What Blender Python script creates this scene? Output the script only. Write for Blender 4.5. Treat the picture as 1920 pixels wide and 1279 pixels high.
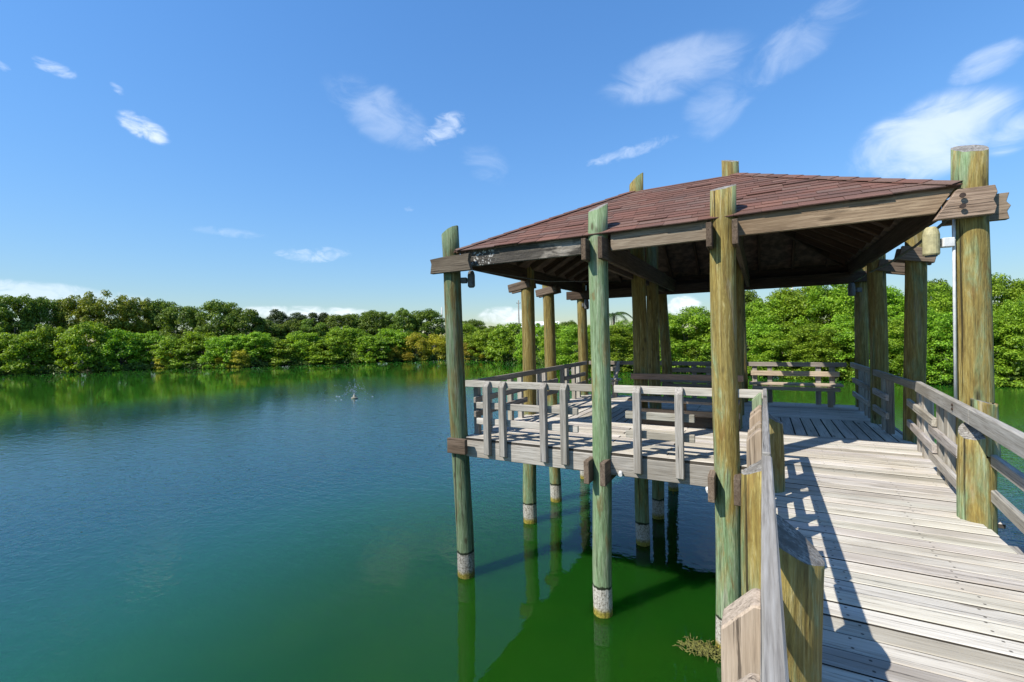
import bpy, bmesh, math, random
import numpy as np
from mathutils import Vector, Matrix
random.seed(7); rng = np.random.default_rng(11)
S = bpy.context.scene
for o in list(bpy.data.objects): bpy.data.objects.remove(o)
COL = S.collection

# ------------------------------------------------------------------ camera, sky, sun, exposure
F, YAW, PIT, ROL = 855.73, -0.5004, -0.0093, -0.0215
CAM = Vector((3.9993, -5.6879, 3.6))
fw = Vector((math.sin(YAW)*math.cos(PIT), math.cos(YAW)*math.cos(PIT), math.sin(PIT)))
r0 = Vector((math.cos(YAW), -math.sin(YAW), 0)); u0 = r0.cross(fw)
RT = math.cos(ROL)*r0 + math.sin(ROL)*u0; UP = -math.sin(ROL)*r0 + math.cos(ROL)*u0
cd = bpy.data.cameras.new('camera'); cam = bpy.data.objects.new('camera', cd); COL.objects.link(cam)
m = Matrix.Identity(4)
for i in range(3):
    m[i][0] = RT[i]; m[i][1] = UP[i]; m[i][2] = -fw[i]; m[i][3] = CAM[i]
cam.matrix_world = m
cd.sensor_fit = 'HORIZONTAL'; cd.sensor_width = 36; cd.lens = F/1920*36; cd.clip_start = 0.05; cd.clip_end = 6000
S.camera = cam
S.render.resolution_x, S.render.resolution_y = 1024, 682

def pdir(px, py):
    return (fw + RT*((px-960)/F) - UP*((py-639.5)/F)).normalized()

SH = Vector((.486, .785, -1.0)).normalized()          # direction the sunlight travels
ELEV = math.asin(-SH.z); AZ = math.atan2(-SH.x, -SH.y)

world = bpy.data.worlds.new('World'); S.world = world; world.use_nodes = True
wn, wl = world.node_tree.nodes, world.node_tree.links; wn.clear()
SKY_STRENGTH = 0.142
def wmath(op, a, b=None, clamp=False):
    n = wn.new('ShaderNodeMath'); n.operation = op; n.use_clamp = clamp
    for k, v in enumerate((a, b)):
        if v is None: continue
        if isinstance(v, (int, float)): n.inputs[k].default_value = v
        else: wl.new(v, n.inputs[k])
    return n.outputs[0]
def wvm(op, a, b):
    n = wn.new('ShaderNodeVectorMath'); n.operation = op
    for k, v in enumerate((a, b)):
        if v is None: continue
        if isinstance(v, (tuple, list, Vector)): n.inputs[k].default_value = tuple(v)
        else: wl.new(v, n.inputs[k])
    return n.outputs['Value'] if op == 'DOT_PRODUCT' else n.outputs[0]
sky = wn.new('ShaderNodeTexSky'); sky.sky_type = 'NISHITA'; sky.sun_disc = False
sky.sun_elevation = ELEV; sky.sun_rotation = AZ; sky.altitude = 0; sky.air_density = 1.0; sky.dust_density = 0.08; sky.ozone_density = 2.0
hs = wn.new('ShaderNodeHueSaturation'); hs.inputs['Saturation'].default_value = 1.22; hs.inputs['Value'].default_value = 1.0
wl.new(sky.outputs[0], hs.inputs['Color'])
tc = wn.new('ShaderNodeTexCoord'); DIR = tc.outputs['Generated']
cov = None
# px, py, half-length, half-height, tilt (deg), strength, noise detail scale
CLOUDS = [(1262,132,165,66,-4,.30,1.3,.0),(1345,195,100,62,-40,.20,1.2,.1),(1500,75,190,55,-27,.26,1.3,.15),(1735,262,185,88,-6,.58,1.2,-.25),(1850,118,75,42,0,.40,1.3,0),
          (715,215,130,62,22,.26,1.3,.1),(832,243,58,34,-25,.5,1.3,.1),(270,240,62,26,22,.75,1.3,0),(108,130,60,17,4,.72,1.4),(219,167,22,13,20,.6,1.2),
          (590,478,95,20,-4,.5,1.6),(1180,285,120,17,-12,.38,1.6),(60,552,330,30,4,.42,1.0,-.2),(585,588,170,17,0,.75,1.2,-.1),(948,592,62,20,0,.85,1.3,-.1),
          (1280,572,40,20,-5,.9,1.2,-.2),(1905,245,70,48,0,.55,1.3,-.1),(920,310,70,45,20,.2,1.5),(768,393,15,8,0,.4,1.2),(2,122,26,16,10,.6,1.2),(430,436,90,12,0,.2,1.5)]
def cloud_noise(scale, stretch):
    mp = wn.new('ShaderNodeMapping'); wl.new(DIR, mp.inputs['Vector']); mp.inputs['Scale'].default_value = stretch
    nz = wn.new('ShaderNodeTexNoise'); nz.inputs['Scale'].default_value = scale; nz.inputs['Detail'].default_value = 6; nz.inputs['Roughness'].default_value = .6; nz.inputs['Distortion'].default_value = .7
    wl.new(mp.outputs[0], nz.inputs['Vector']); return nz.outputs[0]
NZB = cloud_noise(10.0, (1, 1, 1.7)); NZS = cloud_noise(26.0, (1, 1, 2.0))
for k, (px, py, a, b, t, st, ns, *den) in enumerate(CLOUDS):
    den = den[0] if den else .35
    d = pdir(px, py); t = math.radians(t); ca, sa = math.cos(t), math.sin(t)
    A = pdir(px+a*ca*.5, py+a*sa*.5) - pdir(px-a*ca*.5, py-a*sa*.5)
    B = pdir(px+b*sa*.5, py-b*ca*.5) - pdir(px-b*sa*.5, py+b*ca*.5)
    dif = wvm('SUBTRACT', DIR, d)
    u = wvm('DOT_PRODUCT', dif, A/A.length_squared); v = wvm('DOT_PRODUCT', dif, B/B.length_squared)
    q = wmath('ADD', wmath('MULTIPLY', u, u), wmath('MULTIPLY', v, v))
    fall = wmath('SUBTRACT', 1.0, q)
    nz = NZB if b > 40 else NZS
    val = wmath('ADD', wmath('MULTIPLY', wmath('SUBTRACT', nz, .5), 2.1), wmath('MULTIPLY', wmath('SUBTRACT', fall, den), .75), False)
    val = wmath('MULTIPLY', wmath('MULTIPLY', val, .9, True), wmath('MULTIPLY', wmath('MAXIMUM', fall, 0), 2.2, True), True)
    sm = wn.new('ShaderNodeMapRange'); sm.interpolation_type = 'SMOOTHSTEP'; sm.inputs['From Min'].default_value = 0; sm.inputs['From Max'].default_value = 1; sm.inputs['To Min'].default_value = 0; sm.inputs['To Max'].default_value = st
    wl.new(val, sm.inputs['Value'])
    cov = sm.outputs[0] if cov is None else wmath('MAXIMUM', cov, sm.outputs[0])
bw = wn.new('ShaderNodeRGBToBW'); wl.new(hs.outputs[0], bw.inputs[0])
gain = wmath('DIVIDE', 1.30, wmath('ADD', 1.0, wmath('MULTIPLY', bw.outputs[0], .33)))     # compresses sky brightness to even out the bright horizon
tn = wvm('MULTIPLY', hs.outputs[0], (.955, 1.015, 1.07))
sc = wn.new('ShaderNodeVectorMath'); sc.operation = 'SCALE'; wl.new(tn, sc.inputs[0]); wl.new(gain, sc.inputs['Scale'])
mx = wn.new('ShaderNodeMixRGB'); wl.new(cov, mx.inputs[0]); wl.new(sc.outputs[0], mx.inputs[1]); mx.inputs[2].default_value = (4.6, 4.9, 5.3, 1)
bg = wn.new('ShaderNodeBackground'); bg.inputs[1].default_value = SKY_STRENGTH; wl.new(mx.outputs[0], bg.inputs[0])
wo = wn.new('ShaderNodeOutputWorld'); wl.new(bg.outputs[0], wo.inputs[0])

sd = bpy.data.lights.new('sun', 'SUN'); sd.energy = 3.7; sd.angle = math.radians(.53); sd.color = (1, .955, .87)
sun = bpy.data.objects.new('sun', sd); COL.objects.link(sun); sun.rotation_euler = SH.to_track_quat('-Z', 'Y').to_euler(); sun.location = (0, 0, 30)
S.view_settings.view_transform = 'Standard'; S.view_settings.look = 'None'; S.view_settings.gamma = 1; S.view_settings.use_curve_mapping = False
S.view_settings.exposure = 0.84
S.render.engine = 'CYCLES'
world.cycles.sampling_method = 'MANUAL'; world.cycles.sample_map_resolution = 256
S.cycles.max_bounces = 6; S.cycles.diffuse_bounces = 3; S.cycles.glossy_bounces = 3; S.cycles.transmission_bounces = 3

# ------------------------------------------------------------------ helpers
WM = {}
def reg(o, M, parent=None):
    WM[o.name] = M.copy()
    if parent is None: o.matrix_basis = M
    else:
        o.parent = parent; o.matrix_parent_inverse = Matrix.Identity(4)
        o.matrix_basis = WM[parent.name].inverted() @ M
    COL.objects.link(o); return o
def tag(o, label, cat, group=None):
    o['label'] = label; o['category'] = cat
    if group: o['group'] = group
    return o
def thing(name, loc, label, cat, group=None):
    o = bpy.data.objects.new(name, None); o.empty_display_size = .2
    reg(o, Matrix.Translation(loc)); return tag(o, label, cat, group)
def part(name, me, mat, parent, M=Matrix.Identity(4), tint=None):
    o = bpy.data.objects.new(name, me)
    if mat and not me.materials: me.materials.append(mat)
    if tint is not None: o.color = tuple(tint)+(1,) if len(tint) == 3 else tint
    return reg(o, M, parent)
def mesh_from(verts, faces, name='m', smooth=False):
    me = bpy.data.meshes.new(name); me.from_pydata([tuple(v) for v in verts], [], faces); me.update()
    if smooth: me.polygons.foreach_set('use_smooth', [True]*len(me.polygons))
    return me
_boxc = {}
def box_mesh(L, w, h, bev=.006, key=None):
    """plank: length along local X, slightly chamfered edges, a couple of cross cuts so ends are uneven"""
    k = (round(L, 3), round(w, 3), round(h, 3), bev, key)
    if k in _boxc: return _boxc[k]
    bm = bmesh.new(); bmesh.ops.create_cube(bm, size=1)
    for v in bm.verts: v.co = Vector((v.co.x*L, v.co.y*w, v.co.z*h))
    if bev: bmesh.ops.bevel(bm, geom=list(bm.edges), offset=bev, segments=1, affect='EDGES', profile=.5)
    me = bpy.data.meshes.new('plank'); bm.to_mesh(me); bm.free(); _boxc[k] = me; return me
def frame(p0, p1, up):
    x = (p1-p0).normalized(); z = (up - x*up.dot(x)).normalized(); y = z.cross(x)
    M = Matrix.Identity(4); c = (p0+p1)/2
    for i in range(3): M[i][0] = x[i]; M[i][1] = y[i]; M[i][2] = z[i]; M[i][3] = c[i]
    return M
def plank(name, p0, p1, w, h, mat, parent, tint=(1, 1, 1), up=(0, 0, 1), bev=.006, roll=0, key=None):
    p0, p1 = Vector(p0), Vector(p1)
    M = frame(p0, p1, Vector(up))
    if roll: M = M @ Matrix.Rotation(roll, 4, 'X')
    return part(name, box_mesh((p1-p0).length, w, h, bev, key), mat, parent, M, tint)
def prism_mesh(prof, w, bev=.006):
    """profile in (x, z) extruded +-w/2 along y"""
    bm = bmesh.new()
    a = [bm.verts.new((x, -w/2, z)) for x, z in prof]; b = [bm.verts.new((x, w/2, z)) for x, z in prof]
    bm.faces.new(a); bm.faces.new(b[::-1]); n = len(prof)
    for i in range(n): bm.faces.new((a[i], b[i], b[(i+1) % n], a[(i+1) % n]))
    bmesh.ops.recalc_face_normals(bm, faces=bm.faces)
    if bev: bmesh.ops.bevel(bm, geom=list(bm.edges), offset=bev, segments=1, affect='EDGES', profile=.5)
    me = bpy.data.meshes.new('prism'); bm.to_mesh(me); bm.free(); return me
def tube(path, rad, n=8, name='tube', cap=True):
    vs, fs = [], []; path = [Vector(p) for p in path]
    R = rad if isinstance(rad, (list, tuple)) else [rad]*len(path)
    for i, p in enumerate(path):
        t = (path[min(i+1, len(path)-1)] - path[max(i-1, 0)]).normalized()
        a = t.orthogonal().normalized() if abs(t.z) > .95 else t.cross(Vector((0, 0, 1))).normalized(); b = t.cross(a)
        if abs(t.z) > .95: a = Vector((1, 0, 0)); b = t.cross(a).normalized(); a = b.cross(t)
        for k in range(n):
            an = 2*math.pi*k/n; vs.append(p + a*(R[i]*math.cos(an)) + b*(R[i]*math.sin(an)))
    for i in range(len(path)-1):
        for k in range(n): fs.append((i*n+k, i*n+(k+1) % n, (i+1)*n+(k+1) % n, (i+1)*n+k))
    if cap: fs.append(tuple(range(n))[::-1]); fs.append(tuple(range((len(path)-1)*n, len(path)*n)))
    return vs, fs
def merge(lst):
    V, Fc = [], []
    for v, f in lst:
        o = len(V); V += list(v); Fc += [tuple(i+o for i in q) for q in f]
    return V, Fc

# ------------------------------------------------------------------ materials
def mat_new(name):
    mt = bpy.data.materials.new(name); mt.use_nodes = True; nt = mt.node_tree; nt.nodes.clear()
    out = nt.nodes.new('ShaderNodeOutputMaterial'); bs = nt.nodes.new('ShaderNodeBsdfPrincipled'); nt.links.new(bs.outputs[0], out.inputs[0])
    return mt, nt, bs, out
class G:
    def __init__(s, nt): s.nt = nt; s.n = nt.nodes; s.l = nt.links
    def put(s, sock, v):
        if isinstance(v, bpy.types.NodeSocket): s.l.new(v, sock)
        elif isinstance(v, (tuple, list)) and len(v) == 3 and sock.type == 'RGBA': sock.default_value = (*v, 1)
        else: sock.default_value = v
    def math(s, op, a, b=0.0, clamp=False):
        n = s.n.new('ShaderNodeMath'); n.operation = op; n.use_clamp = clamp; s.put(n.inputs[0], a); s.put(n.inputs[1], b); return n.outputs[0]
    def mix(s, f, a, b, mode='MIX'):
        n = s.n.new('ShaderNodeMixRGB'); n.blend_type = mode; s.put(n.inputs[0], f); s.put(n.inputs[1], a); s.put(n.inputs[2], b); return n.outputs[0]
    def noise(s, vec, scale=5, detail=4, rough=.55, dist=0):
        n = s.n.new('ShaderNodeTexNoise'); s.put(n.inputs['Vector'], vec); n.inputs['Scale'].default_value = scale; n.inputs['Detail'].default_value = detail; n.inputs['Roughness'].default_value = rough; n.inputs['Distortion'].default_value = dist; return n.outputs[0]
    def mapping(s, vec, scale=(1, 1, 1), loc=None):
        n = s.n.new('ShaderNodeMapping'); s.put(n.inputs['Vector'], vec); n.inputs['Scale'].default_value = scale
        if loc is not None: s.put(n.inputs['Location'], loc)
        return n.outputs[0]
    def rng(s, v, a, b, c=0, d=1, smooth=True):
        n = s.n.new('ShaderNodeMapRange'); n.interpolation_type = 'SMOOTHSTEP' if smooth else 'LINEAR'
        s.put(n.inputs['Value'], v); n.inputs['From Min'].default_value = a; n.inputs['From Max'].default_value = b; n.inputs['To Min'].default_value = c; n.inputs['To Max'].default_value = d; return n.outputs[0]
    def ramp(s, f, stops):
        n = s.n.new('ShaderNodeValToRGB'); s.put(n.inputs[0], f); e = n.color_ramp.elements
        while len(e) < len(stops): e.new(.5)
        for k, (p, c) in enumerate(stops): e[k].position = p; e[k].color = (*c, 1)
        return n.outputs[0]
    def bump(s, h, strength=.3, dist=.01, normal=None):
        n = s.n.new('ShaderNodeBump'); s.put(n.inputs['Height'], h); s.put(n.inputs['Strength'], strength); n.inputs['Distance'].default_value = dist
        if normal is not None: s.l.new(normal, n.inputs['Normal'])
        return n.outputs[0]
    def tex(s, which='Object'): return s.n.new('ShaderNodeTexCoord').outputs[which]
    def info(s, which): return s.n.new('ShaderNodeObjectInfo').outputs[which]
    def pos(s): return s.n.new('ShaderNodeNewGeometry').outputs['Position']
    def island(s): return s.n.new('ShaderNodeNewGeometry').outputs['Random Per Island']

def make_wood(name, dark, mid, light, rough=.85, bump=.5, nails=False):
    mt, nt, bs, out = mat_new(name); g = G(nt)
    ob = g.tex(); rnd = g.info('Random')
    cx = g.n.new('ShaderNodeCombineXYZ'); g.put(cx.inputs[0], g.math('MULTIPLY', rnd, 37.0)); g.put(cx.inputs[1], g.math('MULTIPLY', rnd, 91.0)); g.put(cx.inputs[2], g.math('MULTIPLY', rnd, 53.0))
    v = g.mapping(ob, (1, 1, 1), cx.outputs[0])
    warp = g.noise(g.mapping(v, (1.2, 5, 5)), 1.0, 2)
    grain = g.noise(g.mapping(v, (1.9, 48, 48)), 1.0, 7, .68, .5)
    fine = g.noise(g.mapping(v, (6, 150, 150)), 1.0, 3, .6)
    big = g.noise(g.mapping(v, (.9, 4.5, 4.5)), 1.0, 3, .5)
    crack = g.noise(g.mapping(v, (1.0, 55, 55)), 1.0, 5, .7, .7)
    ck = g.rng(crack, .585, .66)
    f = g.math('ADD', g.math('MULTIPLY', grain, .62), g.math('MULTIPLY', fine, .38))
    col = g.ramp(f, [(.28, dark), (.47, mid), (.66, light)])
    col = g.mix(g.rng(big, .42, .68, 0, .55), col, (mid[0]*.62, mid[1]*.58, mid[2]*.52))
    col = g.mix(g.math('MULTIPLY', ck, .75), col, (dark[0]*.28, dark[1]*.26, dark[2]*.25))
    # knots
    vo = g.n.new('ShaderNodeTexVoronoi'); g.put(vo.inputs['Vector'], g.mapping(v, (1.1, 5.2, 5.2))); vo.inputs['Scale'].default_value = 1.0
    kn = g.rng(vo.outputs['Distance'], .04, .13, .7, 0)
    col = g.mix(kn, col, (dark[0]*.45, dark[1]*.38, dark[2]*.32))
    if nails:       # two nail heads at every joist
        sp = g.n.new('ShaderNodeSeparateXYZ'); g.put(sp.inputs[0], ob)
        nx = g.math('SUBTRACT', g.math('FRACT', g.math('ADD', g.math('DIVIDE', sp.outputs[0], .61), g.math('MULTIPLY', rnd, .12))), .5); nx = g.math('MULTIPLY', nx, .61)
        ny = g.math('SUBTRACT', g.math('ABSOLUTE', sp.outputs[1]), .038)
        dn_ = g.math('ADD', g.math('MULTIPLY', nx, nx), g.math('MULTIPLY', ny, ny))
        col = g.mix(g.rng(dn_, .00002, .00008, .85, 0), col, (.05, .042, .035))
    br = g.math('ADD', .80, g.math('MULTIPLY', rnd, .36))
    hsv = g.n.new('ShaderNodeHueSaturation'); g.put(hsv.inputs['Color'], col); g.put(hsv.inputs['Value'], br)
    col = g.mix(1.0, hsv.outputs[0], g.info('Color'), 'MULTIPLY')
    g.put(bs.inputs['Base Color'], col); bs.inputs['Roughness'].default_value = rough; bs.inputs['Specular IOR Level'].default_value = .25
    h = g.math('SUBTRACT', f, g.math('MULTIPLY', ck, .8))
    g.put(bs.inputs['Normal'], g.bump(h, bump, .006))
    return mt
EDGE = make_wood('dark_board_edge', (.02, .017, .014), (.055, .047, .038), (.11, .095, .08), .95, .4)  # darker board sides, so the gaps between boards read dark
WOOD = make_wood('weathered_wood', (.12, .108, .095), (.385, .36, .32), (.60, .575, .53))
DECK = make_wood('sun_bleached_deck_wood', (.25, .222, .185), (.53, .492, .43), (.68, .645, .575), .9, .7, True)
BEAMW = make_wood('old_beam_wood', (.07, .055, .042), (.20, .165, .13), (.38, .335, .275), .85, .8)

def make_post():
    mt, nt, bs, out = mat_new('treated_piling_wood'); g = G(nt)
    ob = g.tex(); oc = g.info('Color'); sep = g.n.new('ShaderNodeSeparateColor'); g.put(sep.inputs[0], oc)
    rnd = g.info('Random'); cx = g.n.new('ShaderNodeCombineXYZ')
    for k, m_ in enumerate((17., 29., 41.)): g.put(cx.inputs[k], g.math('MULTIPLY', rnd, m_))
    v = g.mapping(ob, (1, 1, 1), cx.outputs[0])
    sz = g.n.new('ShaderNodeSeparateXYZ'); g.put(sz.inputs[0], ob); z = sz.outputs[2]
    streak = g.math('ADD', g.math('MULTIPLY', g.noise(g.mapping(v, (19, 19, 1.3)), 1, 6, .7, 1.2), .62), g.math('MULTIPLY', g.noise(g.mapping(v, (44, 44, 6)), 1, 5, .7, 1.5), .38))
    patch = g.noise(g.mapping(v, (7, 7, 1.3)), 1, 5, .65, .8)
    fine = g.noise(g.mapping(v, (70, 70, 4)), 1, 4, .6)
    crack = g.noise(g.mapping(v, (26, 26, .45)), 1, 4, .7, .5)
    low = g.math('ADD', g.rng(z, 2.6, 1.7, 0, .85), g.rng(z, 4.75, 5.0, 0, .45))
    gf = g.math('ADD', g.math('ADD', sep.outputs[0], low), g.math('MULTIPLY', g.math('SUBTRACT', patch, .5), 3.6))
    gf = g.rng(gf, .10, 1.0)
    gold = g.ramp(streak, [(.27, (.065, .038, .010)), (.41, (.185, .125, .030)), (.53, (.31, .235, .065)), (.69, (.50, .435, .215))])
    green = g.ramp(streak, [(.27, (.05, .09, .038)), (.42, (.15, .24, .11)), (.55, (.265, .365, .205)), (.71, (.49, .54, .38))])
    col = g.mix(gf, gold, green)
    rust = g.rng(g.noise(g.mapping(v, (9, 9, 1.6)), 1, 4, .6, .8), .58, .70, 0, .55)
    col = g.mix(rust, col, (.20, .10, .025))
    grey = g.rng(g.noise(g.mapping(v, (7, 7, .8)), 1, 5, .65, 1.0), .55, .70, 0, 1)
    col = g.mix(g.math('MULTIPLY', grey, sep.outputs[1]), col, (.40, .385, .30))
    col = g.mix(g.math('MULTIPLY', g.rng(crack, .60, .68), .85), col, (.035, .026, .012))
    vo = g.n.new('ShaderNodeTexVoronoi'); g.put(vo.inputs['Vector'], g.mapping(v, (5.5, 5.5, 2.2))); vo.inputs['Scale'].default_value = 1.0
    col = g.mix(g.rng(vo.outputs['Distance'], .05, .16, .75, 0), col, (.06, .04, .016))
    col = g.mix(g.rng(fine, .3, .7, .45, 0), col, (.06, .05, .02))
    # growth rings left by the changing lake level
    wob = g.math('MULTIPLY', g.math('SUBTRACT', g.noise(g.mapping(v, (14, 14, 14)), 1, 3), .5), .07)
    zz = g.math('ADD', z, wob)
    sp = g.noise(g.mapping(v, (40, 40, 40)), 1, 4, .7)
    whitec = g.ramp(sp, [(.36, (.16, .135, .10)), (.50, (.42, .39, .33)), (.66, (.60, .57, .50))])
    col = g.mix(g.rng(zz, .40, .385), col, (.02, .028, .012)); col = g.mix(g.rng(zz, .365, .35), col, whitec)
    yel = g.ramp(sp, [(.35, (.10, .08, .01)), (.6, (.38, .31, .05))])
    col = g.mix(g.rng(zz, .13, .05), col, yel)
    col = g.mix(1.0, col, g.mix(1.0, (1, 1, 1), sep.outputs[2], 'MULTIPLY'), 'MULTIPLY')
    g.put(bs.inputs['Base Color'], col); bs.inputs['Roughness'].default_value = .8; bs.inputs['Specular IOR Level'].default_value = .3
    h = g.math('ADD', g.math('MULTIPLY', streak, .6), g.math('MULTIPLY', fine, .35)); h = g.math('SUBTRACT', h, g.math('MULTIPLY', g.rng(crack, .62, .70), .7))
    g.put(bs.inputs['Normal'], g.bump(h, 1.0, .022))
    return mt
POST = make_post()

def make_endgrain():
    mt, nt, bs, out = mat_new('grey_end_grain'); g = G(nt); ob = g.tex()
    n1 = g.noise(g.mapping(ob, (60, 60, 60)), 1, 5, .7, .4); n2 = g.noise(ob, 9, 3)
    g.put(bs.inputs['Base Color'], g.mix(g.rng(n2, .4, .7), g.ramp(n1, [(.35, (.07, .06, .05)), (.5, (.24, .22, .19)), (.66, (.42, .40, .36))]), (.13, .115, .095)))
    bs.inputs['Roughness'].default_value = .95; g.put(bs.inputs['Normal'], g.bump(n1, .7, .01)); return mt
ENDG = make_endgrain()

def simple(name, col, rough=.6, var=.0, scale=12, metal=0, bump=0):
    mt, nt, bs, out = mat_new(name); g = G(nt)
    if var:
        n = g.noise(g.tex(), scale, 5, .6)
        g.put(bs.inputs['Base Color'], g.mix(g.rng(n, .35, .68), tuple(c*(1-var) for c in col), tuple(min(1, c*(1+var*.6)) for c in col)))
        if bump: g.put(bs.inputs['Normal'], g.bump(n, bump, .01))
    else: bs.inputs['Base Color'].default_value = (*col, 1)
    bs.inputs['Roughness'].default_value = rough; bs.inputs['Metallic'].default_value = metal
    return mt
SHEATH = simple('dark_roof_boards', (.125, .080, .052), .9, .5, 8, bump=.4)
CANM = simple('faded_tan_metal', (.42, .37, .19), .6, .22, 25)
DARKM = simple('grey_metal', (.10, .10, .095), .6, .3, 25)
WHITEP = simple('white_plastic', (.72, .72, .70), .5, .12, 20)
RUST = simple('rusty_bolt', (.05, .028, .018), .8, .5, 40)

def make_shingle(island):
    mt, nt, bs, out = mat_new('red_asphalt_shingle'); g = G(nt)
    r = g.island() if island else g.info('Random')
    p = g.pos(); n1 = g.noise(p, 90, 4, .7); n2 = g.noise(g.mapping(p, (.9, 2.6, 2.6)), 1.6, 4, .6)
    col = g.ramp(r, [(0, (.150, .082, .062)), (.3, (.185, .095, .070)), (.6, (.215, .105, .078)), (.85, (.20, .132, .105)), (1, (.25, .125, .090))])
    col = g.mix(g.rng(n2, .45, .7, 0, .65), col, (.13, .09, .078))
    col = g.mix(g.rng(n1, .35, .7, .5, 0), col, (.055, .028, .024))
    g.put(bs.inputs['Base Color'], col); bs.inputs['Roughness'].default_value = .95; bs.inputs['Specular IOR Level'].default_value = .15
    g.put(bs.inputs['Normal'], g.bump(n1, .5, .004)); return mt
SHING = make_shingle(False); SHINGI = make_shingle(True)

def make_rotten():
    mt, nt, bs, out = mat_new('rotten_lichen_wood'); g = G(nt); v = g.tex()
    grain = g.noise(g.mapping(v, (2, 40, 40)), 1, 6, .65, .4); big = g.noise(g.mapping(v, (2.2, 5, 5)), 1, 3, .6, .4)
    sp = g.noise(g.mapping(v, (26, 30, 30)), 1, 4, .7)
    sx = g.n.new('ShaderNodeSeparateXYZ'); g.put(sx.inputs[0], v); x = sx.outputs[0]
    col = g.ramp(grain, [(.3, (.02, .017, .014)), (.55, (.07, .06, .048)), (.72, (.16, .14, .11))])
    lite = g.ramp(grain, [(.3, (.10, .085, .065)), (.6, (.34, .30, .25))])
    col = g.mix(g.math('MULTIPLY', g.rng(big, .46, .60), g.rng(x, .15, .55)), col, lite)
    zone = g.math('MULTIPLY', g.rng(x, -.98, -.85), g.rng(x, -.32, -.45))
    col = g.mix(g.math('MULTIPLY', zone, g.rng(sp, .54, .62)), col, (.55, .53, .49))
    g.put(bs.inputs['Base Color'], col); bs.inputs['Roughness'].default_value = .95
    g.put(bs.inputs['Normal'], g.bump(g.math('ADD', grain, sp), .9, .012)); return mt
ROTTEN = make_rotten()

def make_water():
    mt, nt, bs, out = mat_new('lake_water'); g = G(nt); p = g.pos()
    sx = g.n.new('ShaderNodeSeparateXYZ'); g.put(sx.inputs[0], p); x, y = sx.outputs[0], sx.outputs[1]
    big = g.noise(p, .035, 3, .5); bigs = g.math('MULTIPLY', g.math('SUBTRACT', big, .5), 14)
    m1 = g.rng(g.math('ADD', x, bigs), -33, -25)
    dn = g.n.new('ShaderNodeVectorMath'); dn.operation = 'DISTANCE'; g.put(dn.inputs[0], p); dn.inputs[1].default_value = (3.5, -5, 0)
    m2 = g.rng(g.math('ADD', dn.outputs['Value'], g.math('MULTIPLY', bigs, .5)), 5.5, 13)
    m3 = g.rng(g.math('ADD', y, g.math('MULTIPLY', bigs, .5)), 34, 24)
    ripple = g.math('MULTIPLY', g.math('MULTIPLY', m1, m2), g.math('MULTIPLY', m3, g.rng(x, -26, -5, .30, 1.5)))
    w1 = g.noise(g.mapping(p, (3.4, 5.6, 1)), 1.0, 3, .55, .3)
    w2 = g.noise(g.mapping(p, (10, 14, 1)), 1.0, 2, .5, .2)
    calm = g.noise(g.mapping(p, (1.1, 1.9, 1)), 1.0, 2, .5, .2)
    b1 = g.bump(calm, g.math('ADD', .10, g.math('MULTIPLY', ripple, .05)), .06)
    b2 = g.bump(w1, g.math('ADD', .022, g.math('MULTIPLY', ripple, .13)), .08, b1)
    b3 = g.bump(w2, g.math('ADD', .01, g.math('MULTIPLY', ripple, .16)), .035, b2)
    murk = g.noise(p, .25, 4, .6)
    near = g.mix(g.rng(murk, .4, .7), (.006, .043, .0035), (.010, .050, .0035))      # plain green body colour round the pilings, no sky tint
    openw = g.mix(g.rng(murk, .4, .7), (.009, .080, .044), (.011, .086, .038))  # bluer open water: sky reflection tinted into the body colour
    openw = g.mix(g.math('MINIMUM', g.math('MULTIPLY', m1, m2), m3), openw, (.006, .046, .050))      # blue of the rippled mid-lake reflection painted into the colour
    dp = g.n.new('ShaderNodeVectorMath'); dp.operation = 'DISTANCE'; g.put(dp.inputs[0], p); dp.inputs[1].default_value = (2.6, -.8, 0)
    col = g.mix(g.rng(g.math('ADD', dp.outputs['Value'], g.math('MULTIPLY', bigs, .15)), 8.0, 3.0), openw, near)
    col = g.mix(g.rng(g.math('ADD', g.math('ADD', y, g.math('MULTIPLY', x, .5)), g.math('MULTIPLY', bigs, .3)), 8, 16), col, (.018, .080, .008))  # bright leaf reflection painted into the water towards the right bank
    col = g.mix(g.rng(g.math('ADD', x, bigs), -24, -34), col, (.020, .085, .008))     # green tree reflection painted into the water under the left bank
    g.put(bs.inputs['Base Color'], col)
    bs.inputs['Roughness'].default_value = .015; bs.inputs['IOR'].default_value = 1.37; bs.inputs['Specular IOR Level'].default_value = .5
    bs.subsurface_method = 'BURLEY'; bs.inputs['Subsurface Weight'].default_value = 1.0; bs.inputs['Subsurface Radius'].default_value = (.5, 1, .6); bs.inputs['Subsurface Scale'].default_value = .6
    g.put(bs.inputs['Normal'], b3); return mt
WATER = make_water()

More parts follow.
